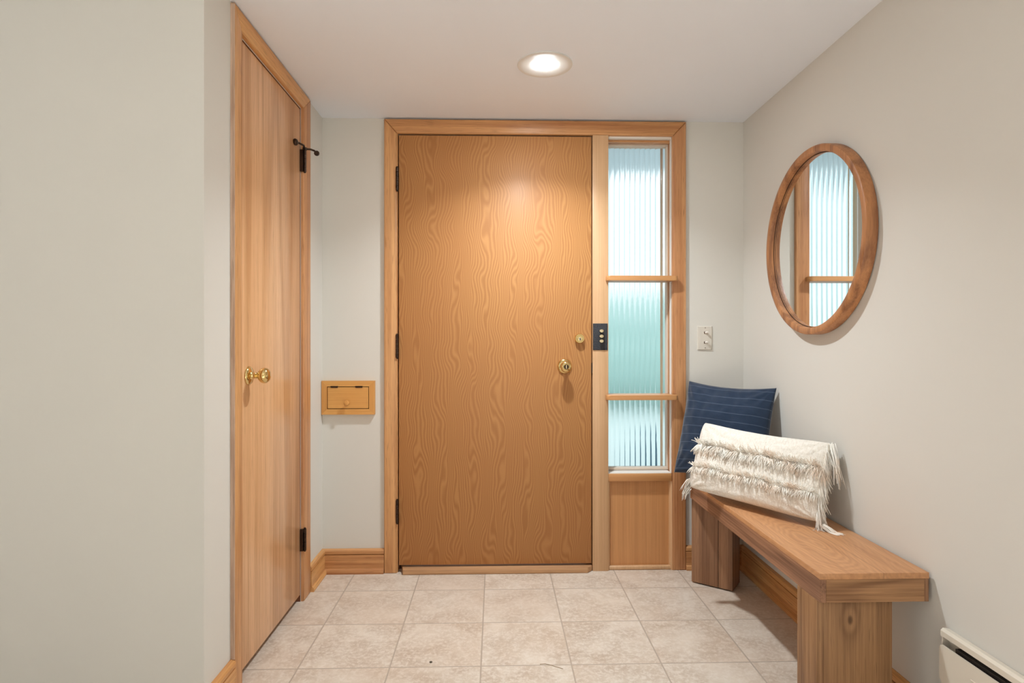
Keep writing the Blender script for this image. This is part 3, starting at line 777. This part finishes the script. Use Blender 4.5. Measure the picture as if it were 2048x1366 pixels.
def fringe_row(v0, n, dropL, name):
    bm = new()
    for k in range(n):
        u = -0.985 + 1.97 * (k + rnd.random()) / n
        v = v0 + rnd.uniform(-0.02, 0.02) + 0.02 * math.sin(u * 9)
        p = wp.S(u, v, 1); tuft = math.sin(u * 31 + 2 * math.sin(u * 13))
        up = rnd.random() < 0.42
        along = (wp.c[1] - wp.c[0]).normalized(); dn = (wp.c[2] - wp.c[0]).normalized()
        d = wp.n * rnd.uniform(0.35, 0.9) + along * (rnd.gauss(0, 0.35) + 0.5 * tuft) + dn * (-0.55 if up else 0.9) * rnd.uniform(0.5, 1.2)
        L = dropL * rnd.uniform(0.55, 1.15) * (0.75 if up else 1.0)
        strand(bm, p - wp.n * 0.001, d, L, 0.9 if not up else 0.2, 0.0015)
    return obj(name, bm, M['yarn'], wr_, smooth=True, kind='stuff')
fringe_row(0.30, 1000, 0.048, 'fringe_row')
fringe_row(-0.36, 950, 0.036, 'fringe_row')
bm = new()
along = (wp.c[1] - wp.c[0]).normalized()
for k in range(190):
    v = rnd.uniform(-0.98, 0.35)
    if rnd.random() < 0.2: v = rnd.uniform(0.35, 0.9)
    p = wp.S(0.985, v, 1)
    for q in range(2):
        strand(bm, p + wp.n * rnd.uniform(-0.003, 0.006), along * rnd.uniform(0.2, 1.0) * 0.45 + Vector((0, 0, -1)) + wp.n * rnd.uniform(-0.1, 0.35), rnd.uniform(0.045, 0.085), 0.6, 0.0012, 6, BZ, 0.35)
obj('side_fringe', bm, M['yarn'], wr_, smooth=True, kind='stuff')
bm = new()   # bundle folded over the upper right corner
for k in range(46):
    p = wp.c[1] + Vector((rnd.uniform(-0.012, 0.004), rnd.uniform(-0.018, 0.008), rnd.uniform(-0.03, 0.0)))
    strand(bm, p, Vector((0.12, -0.35, -1)) + wp.n * rnd.uniform(-0.1, 0.3), rnd.uniform(0.07, 0.14), 0.5, 0.0013, 7, BZ, 0.25)
obj('corner_tassel', bm, M['yarn'], wr_, smooth=True)
bm = new()   # lower left tassel hanging over the bench edge
for k in range(60):
    p = wp.c[2] + Vector((rnd.uniform(-0.004, 0.012), rnd.uniform(-0.012, 0.006), rnd.uniform(-0.004, 0.04)))
    strand(bm, p, Vector((-0.75 + rnd.uniform(-.25, .25), 0.1, -0.55)), rnd.uniform(0.035, 0.060), 1.5, 0.0014, 6, None, 0.3)
obj('corner_tassel', bm, M['yarn'], wr_, smooth=True)
bm = new()   # lower right tassel lying on the seat
for k in range(60):
    p = wp.c[3] + Vector((rnd.uniform(-0.01, 0.006), rnd.uniform(-0.01, 0.01), rnd.uniform(-0.008, 0.004)))
    strand(bm, p, Vector((0.55 + rnd.uniform(-.12, .12), -0.8, -0.25)), rnd.uniform(0.05, 0.085), 0.5, 0.0013, 6, BZ, 0.2)
obj('corner_tassel', bm, M['yarn'], wr_, smooth=True)

# ------------------------------------------------------------------ baseboard heater
HY = 1.521
ht = root('baseboard_heater', (XR, HY, 0.0), 'off-white metal baseboard heater at the foot of the right wall', 'heater')
Y0 = -1.2
def xz_prism(bm, pts, y0, y1, bev=0):
    a = [bm.verts.new((p[0], y0, p[1])) for p in pts]; c = [bm.verts.new((p[0], y1, p[1])) for p in pts]
    n = len(pts); fs = [bm.faces.new(a), bm.faces.new(c[::-1])]
    for i in range(n): fs.append(bm.faces.new([a[i], c[i], c[(i + 1) % n], a[(i + 1) % n]]))
    return bm
obj('back_panel', box(new(), XR - 0.003, XR, Y0, HY, 0.02, 0.335, 0.0), M['heater'], ht)
obj('top_cap', xz_prism(new(), [(XR - 0.003, 0.335), (XR - 0.018, 0.338), (XR - 0.022, 0.334), (XR - 0.022, 0.322), (XR - 0.0245, 0.322), (XR - 0.0245, 0.336), (XR - 0.018, 0.342), (XR - 0.001, 0.339), (XR - 0.001, 0.335)], Y0, HY), M['heater'], ht)
obj('end_cap', xz_prism(new(), [(XR - 0.003, 0.02), (XR - 0.003, 0.334), (XR - 0.020, 0.334), (XR - 0.022, 0.30), (XR - 0.022, 0.02)], HY - 0.004, HY - 0.001), M['heater'], ht)
obj('fin_core', box(new(), XR - 0.020, XR - 0.004, Y0, HY - 0.045, 0.24, 0.310), M['dark'], ht)
pn = box(new(), XR - 0.0295, XR - 0.0255, Y0, HY - 0.002, 0.208, 0.303)
es = [e for e in pn.edges if abs(e.verts[0].co.y - e.verts[1].co.y) < 1e-6 and abs(e.verts[0].co.z - e.verts[1].co.z) < 1e-6 and e.verts[0].co.y > 0]
bmesh.ops.bevel(pn, geom=es, offset=0.012, segments=5, profile=0.5, affect='EDGES')
fp = obj('front_panel', pn, M['heater'], ht, smooth=30)
obj('panel_rib', box(new(), XR - 0.0315, XR - 0.0290, Y0, HY - 0.105, 0.262, 0.267, 0.001), M['heater'], fp)
obj('lower_panel', box(new(), XR - 0.024, XR - 0.020, Y0, HY - 0.002, 0.02, 0.215), M['heater'], ht)

# ------------------------------------------------------------------ bits on the floor
b = new(); bmesh.ops.create_icosphere(b, subdivisions=2, radius=0.0042)
for v in b.verts: v.co = Vector((v.co.x * 1.3, v.co.y * 1.1, v.co.z * 0.45)) * (1 + 0.3 * mnoise.noise(v.co * 400)) + Vector((-0.2185, 2.0205, 0.0019))
obj('crumb', b, plain('crumb_brown', lin(92, 80, 62), 0.8), origin=(-0.2185, 2.0205, 0), smooth=True, label='small dark crumb on the tile floor in front of the door', cat='crumb')
b = tube(new(), [(0.150, 1.998, 0.001), (0.168, 2.000, 0.001), (0.186, 1.992, 0.001), (0.204, 1.980, 0.001), (0.224, 1.968, 0.001)], 0.0009, 6)
obj('grass_blade', b, plain('dry_grass', lin(176, 150, 122), 0.8), origin=(0.186, 1.99, 0), smooth=True, label='thin dry grass blade lying on the tile floor', cat='debris')

# ------------------------------------------------------------------ outside, seen through the ribbed glass
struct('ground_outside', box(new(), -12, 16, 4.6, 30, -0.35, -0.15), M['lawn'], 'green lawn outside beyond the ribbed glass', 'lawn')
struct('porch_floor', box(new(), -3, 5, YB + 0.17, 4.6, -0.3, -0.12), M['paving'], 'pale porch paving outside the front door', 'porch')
struct('porch_soffit', box(new(), -3, 6, YB + 0.17, 4.25, 2.30, 2.45), M['porch'], 'pale porch soffit above the sidelight outside', 'soffit')
def leafy(name, x, y, z, rx, ry, rz, n, size, mat, label, cat, group=None):
    r = random.Random(int(x * 100 + y)); bm = new()
    bmesh.ops.create_icosphere(bm, subdivisions=3, radius=1.0)
    for v in bm.verts:
        k = 0.82 + 0.25 * mnoise.noise(v.co * 2.3 + Vector((x, y, 0))); v.co = Vector((v.co.x * rx * k, v.co.y * ry * k, v.co.z * rz * k)) + Vector((x, y, z + rz * .8))
    for i in range(n):
        a, c = r.uniform(0, 6.283), r.uniform(-0.8, 1); s = math.sqrt(max(0, 1 - c * c)); k = r.uniform(0.8, 1.0)
        p = Vector((x + rx * s * math.cos(a) * k, y + ry * s * math.sin(a) * k, z + rz * .8 + rz * c * k))
        d1 = Vector((r.uniform(-1, 1), r.uniform(-1, 1), r.uniform(-1, 1))).normalized() * size; d2 = d1.orthogonal().normalized() * size * 0.5
        bm.faces.new([bm.verts.new(p - d1), bm.verts.new(p + d2), bm.verts.new(p + d1), bm.verts.new(p - d2)])
    return obj(name, bm, mat, origin=(x, y, z), label=label, cat=cat, group=group)
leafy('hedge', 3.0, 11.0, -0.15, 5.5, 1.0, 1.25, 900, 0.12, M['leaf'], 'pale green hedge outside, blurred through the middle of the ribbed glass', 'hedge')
leafy('shrub', 1.30, 3.60, -0.12, 0.24, 0.22, 0.38, 300, 0.04, M['dark_leaf'], 'dark bluish shrub outside, low at the right of the ribbed glass', 'shrub')  # leafy blob stands in for a dark shape that cannot be identified
for px_, hh in ((-3.4, 4.6), (11.6, 4.8)):  # trees added so the refracting rib edges pick up a darker tint
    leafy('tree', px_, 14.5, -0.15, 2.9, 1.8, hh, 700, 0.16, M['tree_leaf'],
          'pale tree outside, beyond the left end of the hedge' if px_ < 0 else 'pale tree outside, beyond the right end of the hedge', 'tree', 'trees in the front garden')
